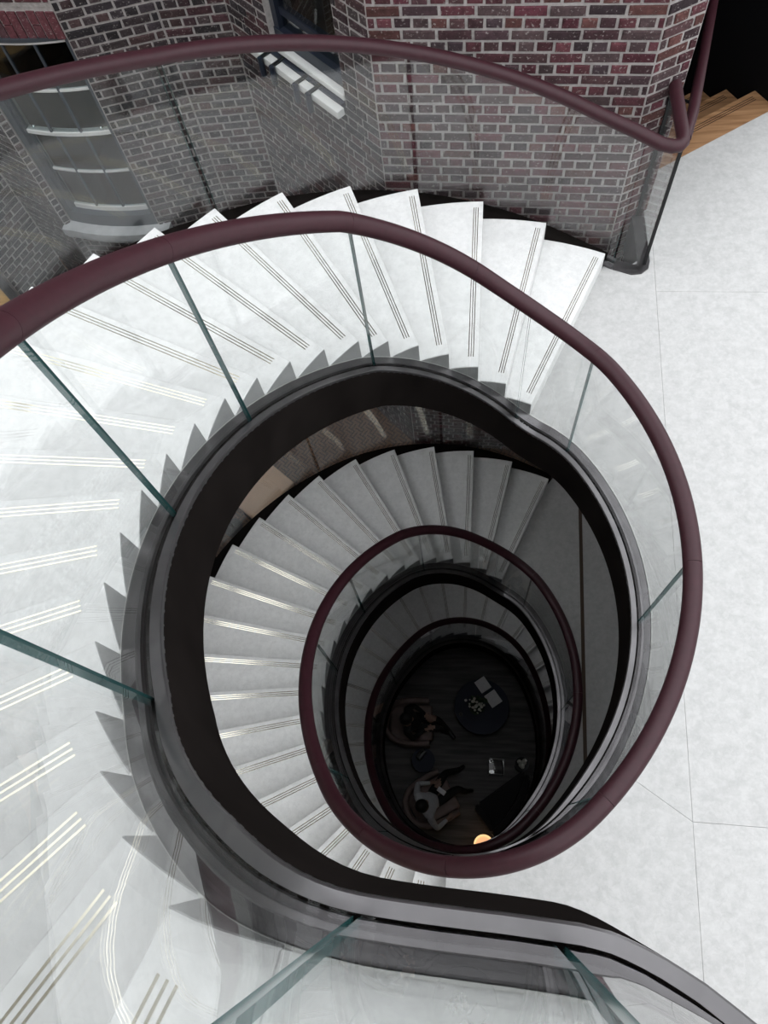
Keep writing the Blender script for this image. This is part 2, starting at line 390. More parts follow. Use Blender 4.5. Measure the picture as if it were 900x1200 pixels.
# corner return: kerb, two panes, end post
q0 = P(80.85, og)
def strip_poly(pts, w):
    L = []; Rr = []
    for i, p in enumerate(pts):
        a = Vector(pts[max(i - 1, 0)]); b = Vector(pts[min(i + 1, len(pts) - 1)]); d = (b - a).normalized(); n = Vector((-d.y, d.x)) * w
        L.append(tuple(Vector(p) + n)); Rr.append(tuple(Vector(p) - n))
    return L + Rr[::-1]
kp = [q0, (1.30, 3.975), (1.345, 3.98), (1.375, 4.005), (1.385, 4.05), (1.385, 4.56)]
prism('base_channel', strip_poly(kp, .046), -.35, .012, M['bronze'], t)
prism('glass_panel', strip_poly([q0, (1.33, 3.975)], .008), .0, 1.1, M['glass'], t)
prism('glass_panel', strip_poly([(1.385, 4.03), (1.385, 4.50)], .008), .0, 1.1, M['glass'], t)
prism('glass_edge', strip_poly([(1.386, 4.012), (1.386, 4.026)], .011), .0, 1.1, M['blackmetal'], t)
prism('end_post', [(1.365, 4.49), (1.41, 4.49), (1.41, 4.53), (1.365, 4.53)], -.02, 1.1, M['blackmetal'], t)
tl, ogl = outer_balustrade('outer glass balustrade of the second flight down beside the brick wall', 41, 62.9, [43.8, 46.9, 50.5, 54, 57.5])
for a, b in ((41, 46.9), (46.9, 54), (54, 62.9)):
    tube('handrail', [P(u, ogl) + (Z(u) + 1.15,) for u in frange(a, b, .25)], .042, M['leather'], tl, 16)

# ------------------------------------------------------------------ floors
def clip(poly, a, n):
    """keep the side of the line through a where dot(n) <= 0"""
    out = []; m = len(poly)
    for i in range(m):
        p = poly[i]; q = poly[(i + 1) % m]
        dp = (p[0] - a[0]) * n[0] + (p[1] - a[1]) * n[1]; dq = (q[0] - a[0]) * n[0] + (q[1] - a[1]) * n[1]
        if dp <= 0: out.append(p)
        if dp * dq < 0:
            s = dp / (dp - dq); out.append((p[0] + (q[0] - p[0]) * s, p[1] + (q[1] - p[1]) * s))
    return out
def halves(poly, a, n, gap):
    L = math.hypot(*n); n = (n[0] / L, n[1] / L)
    return (clip(poly, (a[0] - n[0] * gap / 2, a[1] - n[1] * gap / 2), n), clip(poly, (a[0] + n[0] * gap / 2, a[1] + n[1] * gap / 2), (-n[0], -n[1])))
gA = Vector((1.304, .116)); gd = (Vector((1.457, 3.864)) - gA).normalized(); gn = Vector((gd.y, -gd.x))
def tiles(parent, poly, z, gap=.0018, th=.03, radial=True):
    lft, rgt = halves(poly, tuple(gA), tuple(gn), gap)
    rd = Vector((1.304 - 1.01, .116 - .324)); parts = []
    if radial:
        a, b = halves(lft, tuple(gA), (-rd.y, rd.x), gap); parts += [a, b]
    else: parts.append(lft)
    cols = []
    rest = rgt
    for i in range(1, 5):
        a, rest = halves(rest, tuple(gA + gn * 1.22 * i), tuple(gn), gap); cols.append(a)
    cols.append(rest)
    for c in cols:
        rest = c
        for i in range(-1, 2):
            if len(rest) < 3: break
            a, rest = halves(rest, tuple(gA + gd * (3.66 * i)), tuple(gd), gap); parts.append(a)
        parts.append(rest)
    for p in parts:
        if len(p) >= 3: prism('floor_tile', p, z - th, z, M['slab'], parent)
inner1 = [P(u, 0.001) for u in frange(63, 81, .25)]
poly1 = inner1 + [P(81, W + .01), (1.13, 4.09), (1.30, 4.03), (1.36, 4.08), (1.34, 4.6), (1.50, 4.92), (1.752, 5.076), (2.50, 5.538), (2.62, 5.61), (6, 5.61), (6, -4.2), (P(63, 3.9)[0], -4.2)]
fl = prism('floor', poly1, -.30, -.028, M['endgrey']); struct(fl, 'pale stone landing floor of large slabs beside the well')
tiles(fl, poly1, 0.0)
inner0 = [P(u, 0.001) for u in frange(23, 41, .25)]
poly0 = inner0 + [P(41, W + .01), (1.6, 4.6), (6, 4.6), (6, -4.2), (P(23, 3.9)[0], -4.2)]
fl0 = prism('floor', poly0, -4.21, -3.938, M['endgrey']); struct(fl0, 'stone landing floor one storey down with a brown metal strip')
tiles(fl0, poly0, -3.91, .004, .03, False)
a = gA + gd * .3; b = gA + gd * 4.3
prism('divider_strip', strip_poly([tuple(a), tuple(b)], .02), -3.915, -3.906, M['striploc'], fl0)
# gallery floor at the top
top_in = [P(u, 0.001) for u in frange(102, U_END, .2)]
poly2 = top_in + [(P(102, 3.5)[0], -2.4), P(102, W)]
f2 = prism('floor', poly2, 21 * H - .30, 21 * H, M['stone']); struct(f2, 'pale stone floor of the upper gallery')
# paved strip behind the stair one storey down
pv = [P(u, W + .12) for u in frange(41, 57, .5)] + [(-3.6, 1.5), (-6, 1.5), (-6, 9), (1.6, 9), (1.6, 4.62)]
fw = prism('floor', pv, -4.05, -3.91, M['weave']); struct(fw, 'dark brown basket weave parquet behind the stair')
fb = prism('floor', [(-6, -4.2), (6, -4.2), (6, 9), (-6, 9)], -9.85, -9.69, M['darkwood']); struct(fb, 'dark floorboards at the foot of the stairwell')

# unseen walls added to keep daylight out of the lower storeys
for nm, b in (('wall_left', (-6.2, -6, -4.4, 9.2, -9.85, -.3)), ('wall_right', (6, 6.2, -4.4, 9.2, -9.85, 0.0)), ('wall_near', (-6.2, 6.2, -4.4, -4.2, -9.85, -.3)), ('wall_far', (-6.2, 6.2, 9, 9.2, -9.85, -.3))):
    struct(box(nm, b, M['lowerwall']), 'unseen plaster wall added to keep daylight out of the lower storeys')

for nm, b in (('wall_left', (-6.2, -6, -4.4, 9.2, -.3, 6.5)), ('wall_right', (6, 6.2, -4.4, 9.2, 0, 2.4)), ('wall_near', (-6.2, 6.2, -4.4, -4.2, -.3, 5.0))):  # added out of view to hold back sky light from the sides
    struct(box(nm, b, M['whiteplaster']), 'unseen white plaster wall added around the stair to cut low sky light')
struct(box('ceiling', (-6, .95, -4.2, -.5, 6.2, 6.4), M['whiteplaster']), 'unseen white ceiling added above the upper gallery to shade the near treads')  # unseen slab added to dim the sky light on the nearest treads
# ------------------------------------------------------------------ brick walls
PAL_RED = [(.080, .028, .034), (.092, .031, .037), (.060, .029, .033), (.070, .036, .038), (.050, .029, .033), (.062, .040, .041), (.045, .03, .034), (.086, .025, .034), (.10, .042, .038)]
PAL_GREY = [(.050, .038, .040), (.040, .034, .036), (.060, .044, .045), (.034, .029, .032), (.066, .040, .040), (.07, .055, .054), (.045, .036, .040)]
CO = .075; BH = .0565
BV = {}
def brick_mesh(L, v):
    key = (round(L, 3), v)
    if key in BV: return BV[key]
    rnd = random.Random(v * 31 + int(L * 1000)); j = lambda s=.0016: rnd.uniform(-s, s)
    hL, hh, c = L / 2, BH / 2, .005; vs_ = []
    for (x, z) in ((-1, -1), (1, -1), (1, 1), (-1, 1)): vs_.append((x * (hL - c) + j(.003), 0 + j(), z * (hh - c) + j(.002)))
    for (x, z) in ((-1, -1), (1, -1), (1, 1), (-1, 1)): vs_.append((x * hL + j(.002), c, z * hh + j(.0015)))
    for (x, z) in ((-1, -1), (1, -1), (1, 1), (-1, 1)): vs_.append((x * hL, .10, z * hh))
    f = [(0, 1, 2, 3)] + [(a, (a + 1) % 4, (a + 1) % 4 + 4, a + 4)[::-1] for a in range(4)] + [(a + 4, (a + 1) % 4 + 4, (a + 1) % 4 + 8, a + 8)[::-1] for a in range(4)]
    me = bpy.data.meshes.new('brick'); me.from_pydata(vs_, [], f); me.materials.append(M['brick'])
    bm = bmesh.new(); bm.from_mesh(me); bmesh.ops.recalc_face_normals(bm, faces=bm.faces); bm.to_mesh(me); bm.free()
    BV[key] = me; return me
def brick_wall(name, A, B, z0, z1, zi0, zi1, pal, opens=(), phase=0.0, limit=300, label='', skip=None):
    """A -> B left to right seen from the stair; local x along wall, local -y out of the wall"""
    A = Vector(A); B = Vector(B); d = (B - A); L = d.length; ang = math.atan2(d.y, d.x)
    T = Matrix.Translation((A.x, A.y, 0)) @ Matrix.Rotation(ang, 4, 'Z')
    # mortar backing split around the openings
    v = []; f = []
    def addb(x0, x1, za, zb):
        vv, ff = box_vf(x0, x1, .009, .24, za, zb); o = len(v); v.extend(vv); f.extend([tuple(i + o for i in q) for q in ff])
    xs = [0.0]
    for (s0, s1, oz0, oz1) in opens:
        addb(xs[-1], s0, z0, z1); addb(s0, s1, z0, oz0)
        if oz1 < z1: addb(s0, s1, oz1, z1)
        xs.append(s1)
    addb(xs[-1], L, z0, z1)
    w = mesh(name, v, f, M['mortar']); w.matrix_world = T; struct(w, label)
    items = []
    n0 = int(math.floor(z0 / CO)); n1 = int(math.ceil(z1 / CO))
    for c in range(n0, n1):
        zc = (c + .5) * CO
        if zc + BH / 2 > z1 or zc - BH / 2 < z0: continue
        ivs = [(0.0, L)]
        for (s0, s1, oz0, oz1) in opens:
            if oz0 - .02 < zc < oz1 + .02:
                nx = []
                for (a, b) in ivs:
                    if s0 > a: nx.append((a, min(b, s0)))
                    if s1 < b: nx.append((max(a, s1), b))
                ivs = nx
        st = (c % 2 == 0)
        for (a, b) in ivs:
            x = a; first = True
            while x < b - .03:
                ln = (.222 if st else .1115) * random.uniform(.95, 1.05)
                if first and not st: ln = .056
                elif first and st and a > 0: ln = .166
                first = False
                if x + ln > b - .045: ln = b - x
                items.append((x + ln / 2, zc, ln - .019)); x += ln
    vis = [it for it in items if zi0 <= it[1] <= zi1]
    if len(vis) > limit:
        vis.sort(key=lambda it: -it[1]); rest_v = vis[limit:]; vis = vis[:limit]
    else: rest_v = []
    visset = set(id(i) for i in vis)
    for it in vis:
        x, zc, ln = it
        base = .203 if ln > .15 else .0925
        me = brick_mesh(base, random.randrange(6))
        o = bpy.data.objects.new('brick', me); COL.objects.link(o); o.parent = w
        o.location = (x, random.uniform(-.004, .003), zc + random.uniform(-.002, .002)); o.scale = (ln / base, 1, 1); o.rotation_euler = (random.uniform(-.02, .02), random.uniform(-.012, .012), random.uniform(-.012, .012))
        c = random.choice(pal); k = random.uniform(.55, 1.05); o.color = (c[0] * k, c[1] * k, c[2] * k, 1)
    rest = [i for i in items if id(i) not in visset]
    if rest:
        vv = []; ff = []; cols = []
        for (x, zc, ln) in rest:
            y = random.uniform(-.004, .003); o = len(vv); hL = ln / 2; hh = BH / 2; c_ = .005
            c = random.choice(pal); k = random.uniform(.55, 1.05)
            for (sx, sz) in ((-1, -1), (1, -1), (1, 1), (-1, 1)): vv.append((x + sx * (hL - c_), y, zc + sz * (hh - c_)))
            for (sx, sz) in ((-1, -1), (1, -1), (1, 1), (-1, 1)): vv.append((x + sx * hL, y + c_, zc + sz * hh))
            for (sx, sz) in ((-1, -1), (1, -1), (1, 1), (-1, 1)): vv.append((x + sx * hL, y + .1, zc + sz * hh))
            ff += [tuple(i + o for i in q) for q in [(0, 1, 2, 3)] + [(p, (p + 1) % 4, (p + 1) % 4 + 4, p + 4) for p in range(4)] + [(p + 4, (p + 1) % 4 + 4, (p + 1) % 4 + 8, p + 8) for p in range(4)]]
            cols += [(c[0] * k, c[1] * k, c[2] * k, 1)] * 12
        o = mesh('brickwork', vv, ff, M['brickjoin'], w); o['kind'] = 'stuff'
        at = o.data.color_attributes.new('Col', 'FLOAT_COLOR', 'POINT')
        for i, c in enumerate(cols): at.data[i].color = c
    return w, T
P0 = (1.46, 4.553); P1 = (1.201, 4.42); P2 = (-.57, 4.577); P3 = (-1.79, 5.833); P4 = (-2.33, 5.80); P5 = (-3.05, 5.62); P6 = (-4.0, 5.71); P7 = (-4.06, 5.66); P8 = (-4.62, 6.00); P9 = (-4.92, 5.42)
ZB, ZT = -3.9, 7.5
brick_wall('wall_front', P2, P1, ZB, ZT, .15, 1.95, PAL_RED, label='weathered red brick wall face behind the glass balustrade', limit=300)
brick_wall('wall_return', P1, P0, ZB, ZT, .3, 2.05, PAL_RED, label='short red brick return beside the doorway')
brick_wall('wall_canted', P3, P2, ZB, ZT, -.4, 1.75, PAL_RED[2:5] + PAL_GREY, opens=((.55, 1.392, .92, 2.5),), label='canted grey red brick wall face with a dark window')
brick_wall('wall_recess', P4, P3, ZB, ZT, -.95, 1.5, PAL_GREY + PAL_RED[2:5], label='narrow brick wall face in the recess beside the canted face')
brick_wall('wall_bow', P5, P4, ZB, ZT, -1.0, 1.3, PAL_GREY, label='dark sooty brick face beside the bow window')
wb, Tb = brick_wall('wall_under_window', P6, P5, ZB, ZT, -1.3, 1.4, PAL_GREY + PAL_RED, opens=((.0, .955, -1.07, 1.16),), label='brick wall below and above the bow window')
brick_wall('wall_pier', P8, P7, ZB, ZT, -1.6, .6, PAL_GREY, label='narrow brick pier left of the bow window')
brick_wall('wall_reveal', P7, P6, ZB, ZT, -1.2, .9, PAL_GREY, label='brick reveal strip at the edge of the bow window')
brick_wall('wall_far_left', P9, P8, ZB, ZT, -1.8, .3, PAL_GREY, label='grey brick wall face beyond the pier')
# soldier arch over the bow window: bricks on end
dch = Vector(P5) - Vector(P6); Lw = dch.length; angw = math.atan2(dch.y, dch.x)
n_s = 12
box('arch_mortar', (0, Lw, .009, .12, .925, 1.165), M['mortar'], wb)
for i in range(n_s):
    for z_, hgt in (((1.03, .21),) if i % 3 else ((.98, .10), (1.09, .10))):
        v, f = box_vf(-.033, .033, -.004, .1, -hgt / 2, hgt / 2)
        o = mesh('brick', v, f, M['brick'], wb); o.location = (Lw * (i + .5) / n_s, random.uniform(-.004, .002), z_)
        c = random.choice(PAL_RED[:3]); o.color = (c[0] * 1.2, c[1] * 1.2, c[2] * 1.2, 1)

# ------------------------------------------------------------------ bow window
win = bpy.data.objects.new('window_1', None); COL.objects.link(win); win.matrix_world = Matrix.Translation((P6[0], P6[1], 0)) @ Matrix.Rotation(angw, 4, 'Z'); struct(win, 'slate grey bow sash window with small panes and a curved pale sill')
def bow(x): t = x / Lw; return -.055 * 4 * t * (1 - t)
def curved(name, x0, x1, y0, y1, z0, z1, mat, parent, n=8):
    rs = []
    for i in range(n + 1):
        x = x0 + (x1 - x0) * i / n; b = bow(min(max(x, 0), Lw)); rs.append([(x, b + y0, z0), (x, b + y1, z0), (x, b + y1, z1), (x, b + y0, z1)])
    return rings(name, rs, mat, parent)
curved('window_frame', .0, .075, .015, .13, -1.07, .92, M['slate'], win, 2)
curved('window_frame', Lw - .03, Lw, .015, .13, -1.07, .92, M['slate'], win, 2)
curved('window_frame', 0, Lw, .015, .13, -1.07, -.93, M['slate'], win)
curved('window_frame', 0, Lw, .03, .13, .90, .93, M['slate'], win)
curved('window_sill', -.07, Lw + .12, -.11, .06, -1.15, -1.07, M['greywhite'], win)
curved('sill_nosing', -.07, Lw + .12, -.085, .05, -1.20, -1.15, M['greywhite'], win)
x0, x1 = .075, Lw - .03
def sash(zlo, zhi, y, rails, dark):
    s = curved('sash', x0, x1, y, y + .035, zlo, zlo + rails, M['white'], win)
    curved('sash_rail', x0, x1, y, y + .035, zhi - .03, zhi, M['white'], s)
    curved('sash_stile', x0, x0 + .03, y, y + .035, zlo, zhi, M['slate'], s, 1); curved('sash_stile', x1 - .02, x1, y, y + .035, zlo, zhi, M['slate'], s, 1)
    zm = (zlo + rails + zhi - .03) / 2
    curved('glazing_bar', x0, x1, y + .004, y + .03, zm - .010, zm + .010, M['white'], s)
    for i in (1, 2):
        xx = x0 + (x1 - x0) * i / 3; curved('glazing_bar', xx - .009, xx + .009, y + .004, y + .03, zlo, zhi, M['slate'], s, 1)
    for r_ in range(2):
        za, zb = ((zlo + rails, zm), (zm, zhi - .03))[r_]
        for i in range(3): curved('pane', x0 + (x1 - x0) * i / 3, x0 + (x1 - x0) * (i + 1) / 3, y + .014, y + .018, za, zb, M['pane'], s, 3)
    return s
sash(.0, .90, .05, .035, True)
lo = sash(-.93, .03, .085, .05, False)
for xx in (x0 + .1, x1 - .1): lathe('sash_catch', [(.0, 0), (.018, 0), (.018, .02), (.006, .03), (0, .03)], M['chrome'], lo, 10, (xx, .06, .035))
RD = 2.0   # depth of the room behind the window
box('window_lining', (-.02, Lw + .02, RD, RD + .02, -1.3, 1.2), M['panelling'], win)
box('window_lining', (-.03, -.01, .13, RD, -1.3, 1.2), M['panelling'], win); box('window_lining', (Lw + .01, Lw + .03, .13, RD, -1.3, 1.2), M['panelling'], win)
box('window_lining', (-.02, Lw + .02, .13, RD, 1.15, 1.17), M['panelling'], win); box('window_lining', (-.02, Lw + .02, .13, RD, -1.17, -1.15), M['panelling'], win)

# ------------------------------------------------------------------ window in the canted wall
dc = Vector(P2) - Vector(P3); angc = math.atan2(dc.y, dc.x)
w2 = bpy.data.objects.new('window_2', None); COL.objects.link(w2); w2.matrix_world = Matrix.Translation((P3[0], P3[1], 0)) @ Matrix.Rotation(angc, 4, 'Z'); struct(w2, 'dark navy window with a white sill in the canted brick face')
a0, a1 = .55, 1.392
box('window_frame', (a0, a0 + .06, .06, .16, .92, 2.5), M['navy'], w2); box('window_frame', (a1 - .05, a1, .06, .16, .92, 2.5), M['navy'], w2)
box('bottom_rail', (a0, a1, .05, .16, .92, 1.02), M['navy'], w2); box('bottom_rail', (a0, a1, .09, .15, 1.12, 1.17), M['navy'], w2)
box('window_sill', (a0 - .22, a1 + .03, -.10, -.035, .80, .86), M['white'], w2, .004)
box('inner_sill', (a0 - .02, a1, -.005, .05, .88, .925), M['white'], w2, .004)
box('sill_board', (a0 - .1, a1, -.035, .0, .83, .87), M['navy'], w2)
for xx in (a0 + .0, a0 + .14, a0 + .42, a0 + .57):
    hk = box('sill_bracket', (xx - .014, xx + .014, -.115, .0, .861, .875), M['blackmetal'], w2)
    lathe('bracket_peg', [(0, 0), (.022, 0), (.024, .03), (.022, .15), (0, .15)], M['navy'], hk, 12, (xx, -.125, .72))
box('pane', (a0 + .06, a1 - .05, .10, .105, 1.02, 2.5), M['pane'], w2)
RE = 1.5
box('window_lining', (a0, a1, RE, RE + .02, .8, 2.6), M['panelling'], w2)
box('window_lining', (a0 - .02, a0, .1, RE, .8, 2.6), M['panelling'], w2); box('window_lining', (a1, a1 + .02, .1, RE, .8, 2.6), M['panelling'], w2); box('window_lining', (a0, a1, .1, RE, .82, .84), M['panelling'], w2)
box('window_lining', (a0, a1, .1, RE, 2.58, 2.6), M['panelling'], w2)

# ------------------------------------------------------------------ oak stair and dark doorway on the far right
oe = Vector((.851, .525)); on = Vector((-.525, .851)); o0 = Vector((1.752, 5.076))
def ow(s, n): q = o0 + oe * s + on * n; return (q.x, q.y)
ws = thing('oak_stair', 'oak steps going down beside the brick return, next to a black wall', 'staircase', (o0.x, o0.y, 0))
ws.matrix_world = Matrix.Identity(4)
ST = .255; SR = .965
for i in range(7):
    n0, n1 = (0, .248) if i == 0 else (.248 + (i - 1) * .28 - .02, .248 + i * .28)
    z = -i * .17
    sl = lambda n: -.334 + .3096 * n   # where the wall face runs
    tr = prism('tread', [ow(sl(n0), n0), ow(SR, n0), ow(SR, n1), ow(sl(n1), n1)], z - .19, z, M['oak'], ws)
    for q in range(3):
        c = n1 - .045 - q * .02; prism('grip_strip', [ow(sl(c) + .05, c - .003), ow(SR - .06, c - .003), ow(SR - .06, c + .003), ow(sl(c) + .05, c + .003)], z - .003, z + .001, M['blackmetal'], tr)
struct(prism('wall_stair_side', [ow(SR, -.02), ow(SR + .2, -.02), ow(SR + .2, 3.4), ow(SR, 3.4)], -2.5, 2.9, M['black']), 'black wall beside the oak steps')
struct(prism('wall_stair_end', [ow(-1.2, 3.2), ow(SR, 3.2), ow(SR, 3.4), ow(-1.2, 3.4)], -2.5, 2.9, M['black']), 'black wall at the end of the oak steps')
struct(prism('wall_stair_inner', [(1.45, 4.57), (1.30, 4.80), (.4, 8.2), (.6, 8.3), (1.40, 5.2)], -3.9, 5.0, M['black']), 'dark wall behind the brick return')
struct(prism('ceiling_stair_shade', [(1.5, 5.15), ow(SR, .35), ow(SR, 3.4), ow(-1.2, 3.4)], 2.7, 2.8, M['black']), 'black soffit added over the oak steps to keep the doorway dark')  # unseen cover added to block sky light from the doorway
hr = thing('stair_handrail', 'dark burgundy handrail following the oak steps down', 'handrail')
tube('rail', [(1.41, 4.08, 1.10), (1.50, 4.36, 1.06), (1.793, 5.516, .95), (2.04, 6.46, .854)], .036, M['leather'], hr, 14)
for p, q in (((1.515, 4.42, 1.055), (1.44, 4.55, 1.0)), ((2.0, 6.31, .87), (2.095, 6.37, .85))): tube('bracket', [p, q], .01, M['blackmetal'], hr, 8)

# golden oak floor with a black edge trim beyond the outer guard, at landing level
oe0 = Vector((-3.757, 4.053)); oe1 = Vector((-3.45, 3.73)); od = (oe1 - oe0).normalized(); ob = oe0 - od * 1.3
gpoly = [tuple(oe1 + od * .25)] + [P(u, W + .2) for u in frange(93.5, 103.0, .5) if u < 102.9] + [(-.3, -4.15), (-5.2, -4.15), (-5.2, tuple(ob)[1]), tuple(ob)]
gf = prism('floor', gpoly, -.25, 0.0, M['goldoak']); struct(gf, 'golden oak floor with black edge past the outer guard')
prism('edge_trim', strip_poly([tuple(oe1 + od * .25), tuple(ob)], .035), -.26, .02, M['blackmetal'], gf)

# ------------------------------------------------------------------ bench behind the stair one storey down
bn = thing('bench', 'low bench with a smooth beige leather top behind the second flight', 'bench', (-2.35, 3.72, -3.91)); bn.rotation_euler = (0, 0, .89)
box('bench_top', (-.33, .33, -.22, .22, .36, .45), M['beige'], bn, .03)
box('bench_base', (-.3, .3, -.18, .18, 0, .37), M['blackmetal'], bn)
lp = thing('ring_stand', 'thin black stand with a chrome ring beside the beige bench', 'stand', (-2.80, 3.42, -3.91))
lathe('stand_base', [(0, 0), (.12, 0), (.12, .02), (.015, .03), (.012, .62), (0, .62)], M['blackmetal'], lp, 20)
tube('chrome_ring', [(.09 * math.cos(i * math.pi / 12), .09 * math.sin(i * math.pi / 12), .62) for i in range(24)], .009, M['chrome'], lp, 8, True)
tube('spoke', [(-.09, 0, .615), (.09, 0, .615)], .006, M['chrome'], lp, 8)

# ------------------------------------------------------------------ seating area at the bottom
F = -9.69
tb = thing('round_table', 'round dark blue coffee table with papers and flowers on it', 'table', (.396, 2.11, F))
lathe('tabletop', [(0, .46), (.47, .46), (.485, .475), (.48, .5), (0, .5)], M['navytop'], tb, 48)
lathe('pedestal', [(0, 0), (.26, 0), (.26, .02), (.05, .05), (.045, .46), (0, .46)], M['blackmetal'], tb, 24)
def sheet(p, ang, w, h, label):
    o = box('magazine', (-w / 2, w / 2, -h / 2, h / 2, 0, .008), M['paper']); o.location = p; o.rotation_euler = (0, 0, ang); tag(o, label, 'magazine', None); return o
sheet((.42, 2.49, F + .5), -.96 + math.pi / 2, .21, .235, 'pale open magazine page on the round blue table, farther from the flowers')
sheet((.60, 2.25, F + .5), -.96 + math.pi / 2, .22, .25, 'pale magazine on the round blue table, partly under the flowers')
fv = thing('flower_vase', 'vase of white flowers and dark foliage on the round blue table', 'vase', (.33, 2.09, F + .5))
lathe('vase', [(0, 0), (.05, 0), (.07, .06), (.05, .14), (.035, .17), (0, .165)], M['navytop'], fv, 20)
for i in range(34):
    a = random.uniform(0, 6.28); r = random.uniform(.02, .17); z = random.uniform(.14, .34); l = random.uniform(.04, .08); q = random.uniform(0, 6.28)
    v = [(-l, 0, 0), (0, -l * .4, .012), (l, 0, 0), (0, l * .4, .012), (0, 0, -.004)]
    o = mesh('leaf', v, [(0, 1, 2, 3), (0, 4, 1), (1, 4, 2), (2, 4, 3), (3, 4, 0)], M['leaf'], fv); o.location = (r * math.cos(a), r * math.sin(a), z); o.rotation_euler = (random.uniform(-.6, .6), random.uniform(-.6, .6), q)
bl = bpy.data.meshes.new('blossom'); bm = bmesh.new(); bmesh.ops.create_icosphere(bm, subdivisions=1, radius=.028); bm.to_mesh(bl); bm.free(); bl.materials.append(M['blossom'])
for i in range(26):
    if i < 16: x, y = random.gauss(-.10, .045), random.gauss(.03, .035)
    else: x, y = random.gauss(.0, .05), random.gauss(-.06, .06)
    o = bpy.data.objects.new('blossom', bl); COL.objects.link(o); o.parent = fv; o.location = (x, y, random.uniform(.26, .36)); s = random.uniform(.6, 1.3); o.scale = (s, s, s * .7)
cp = tag(lathe('cup', [(0, 0), (.028, 0), (.034, .05), (.03, .05), (.025, .008), (0, .008)], M['blackmetal'], None, 18, (.027, 1.964, F + .5)), 'small dark cup near the rim of the round blue table', 'cup')

def armchair(loc, ang, label):
    t = thing('armchair', label, 'armchair', loc); t.rotation_euler = (0, 0, ang)
    path = [(.30, .36, .56), (.1, .375, .57), (-.1, .365, .60)] + [(-.14 + .34 * math.cos(a), .35 * math.sin(a), .60 + .12 * math.sin((a - math.pi / 2)) ) for a in frange(math.pi * .56, math.pi * 1.44, .2)] + [(-.1, -.365, .60), (.1, -.375, .57), (.30, -.36, .56)]
    rs = []
    for i, p in enumerate(path):
        a = Vector(path[max(i - 1, 0)][:2]); b = Vector(path[min(i + 1, len(path) - 1)][:2]); d = (b - a).normalized(); n = Vector((-d.y, d.x)); ring = []
        for (o, zz) in ((-.045, .16), (.045, .16), (.052, p[2] - .05), (.03, p[2] - .01), (0, p[2]), (-.03, p[2] - .01), (-.052, p[2] - .05)): ring.append((p[0] + n.x * o, p[1] + n.y * o, zz))
        rs.append(ring)
    autosmooth(rings('shell', rs, M['pinkleather'], t, True))
    box('seat', (-.40, .36, -.31, .31, .20, .42), M['pinkleather'], t, .05)
    for sx in (-.3, .27):
        for sy in (-.27, .27): tube('leg', [(sx, sy, .2), (sx * 1.12, sy * 1.12, 0)], [.02, .012], M['blackmetal'], t, 8)
    return t
armchair((-.83, 1.81, F), .03, 'dusty rose armchair with a person in black beside the round table')
armchair((-.44, .53, F), .52, 'dusty rose armchair with a person in a pale grey sweater')

def person(name, J, E, mats, label, hair):
    """J: joint -> (x, y, z, radius); E: edges; mats: joint -> material name; one skinned surface"""
    ks = list(J); idx = {k: i for i, k in enumerate(ks)}
    me = bpy.data.meshes.new(name); me.from_pydata([J[k][:3] for k in ks], [(idx[a], idx[b]) for a, b in E], [])
    o = bpy.data.objects.new(name, me); COL.objects.link(o)
    o.modifiers.new('skin', 'SKIN'); me.skin_vertices.new() if not me.skin_vertices else None
    sv = me.skin_vertices[0].data
    for k in ks: r = J[k][3]; sv[idx[k]].radius = (r, r) if not isinstance(r, tuple) else r
    sv[0].use_root = True
    s = o.modifiers.new('sub', 'SUBSURF'); s.levels = 2; s.render_levels = 2
    dg = bpy.context.evaluated_depsgraph_get(); m2 = bpy.data.meshes.new_from_object(o.evaluated_get(dg)); o.modifiers.clear(); o.data = m2
    names = sorted(set(mats.values())); m2.materials.clear()
    for n in names: m2.materials.append(M[n])
    segs = [(Vector(J[a][:3]), Vector(J[b][:3]), b) for a, b in E]
    for p in m2.polygons:
        c = p.center; best = None
        for a, b, k in segs:
            ab = b - a; t = max(0, min(1, (c - a).dot(ab) / max(ab.length_squared, 1e-9))); d = (a + ab * t - c).length
            if best is None or d < best[0]: best = (d, k)
        p.material_index = names.index(mats[best[1]]); p.use_smooth = True
    tag(o, label, 'person')
    hx, hy, hz = J['head'][:3]
    hm = bpy.data.meshes.new('hair'); bm = bmesh.new(); bmesh.ops.create_uvsphere(bm, u_segments=20, v_segments=12, radius=1)
    for v in bm.verts:
        v.co = Vector((v.co.x * .112, v.co.y * .108, v.co.z * .11)) * (1 + .03 * math.sin(9 * v.co.x) * math.cos(7 * v.co.y))
    bmesh.ops.delete(bm, geom=[v for v in bm.verts if v.co.z < -.05], context='VERTS'); bm.to_mesh(hm); bm.free()
    ho = link('hair', hm, M['hair'], o, True); ho.location = (hx - hair[0], hy - hair[1], hz + .035)
    return o
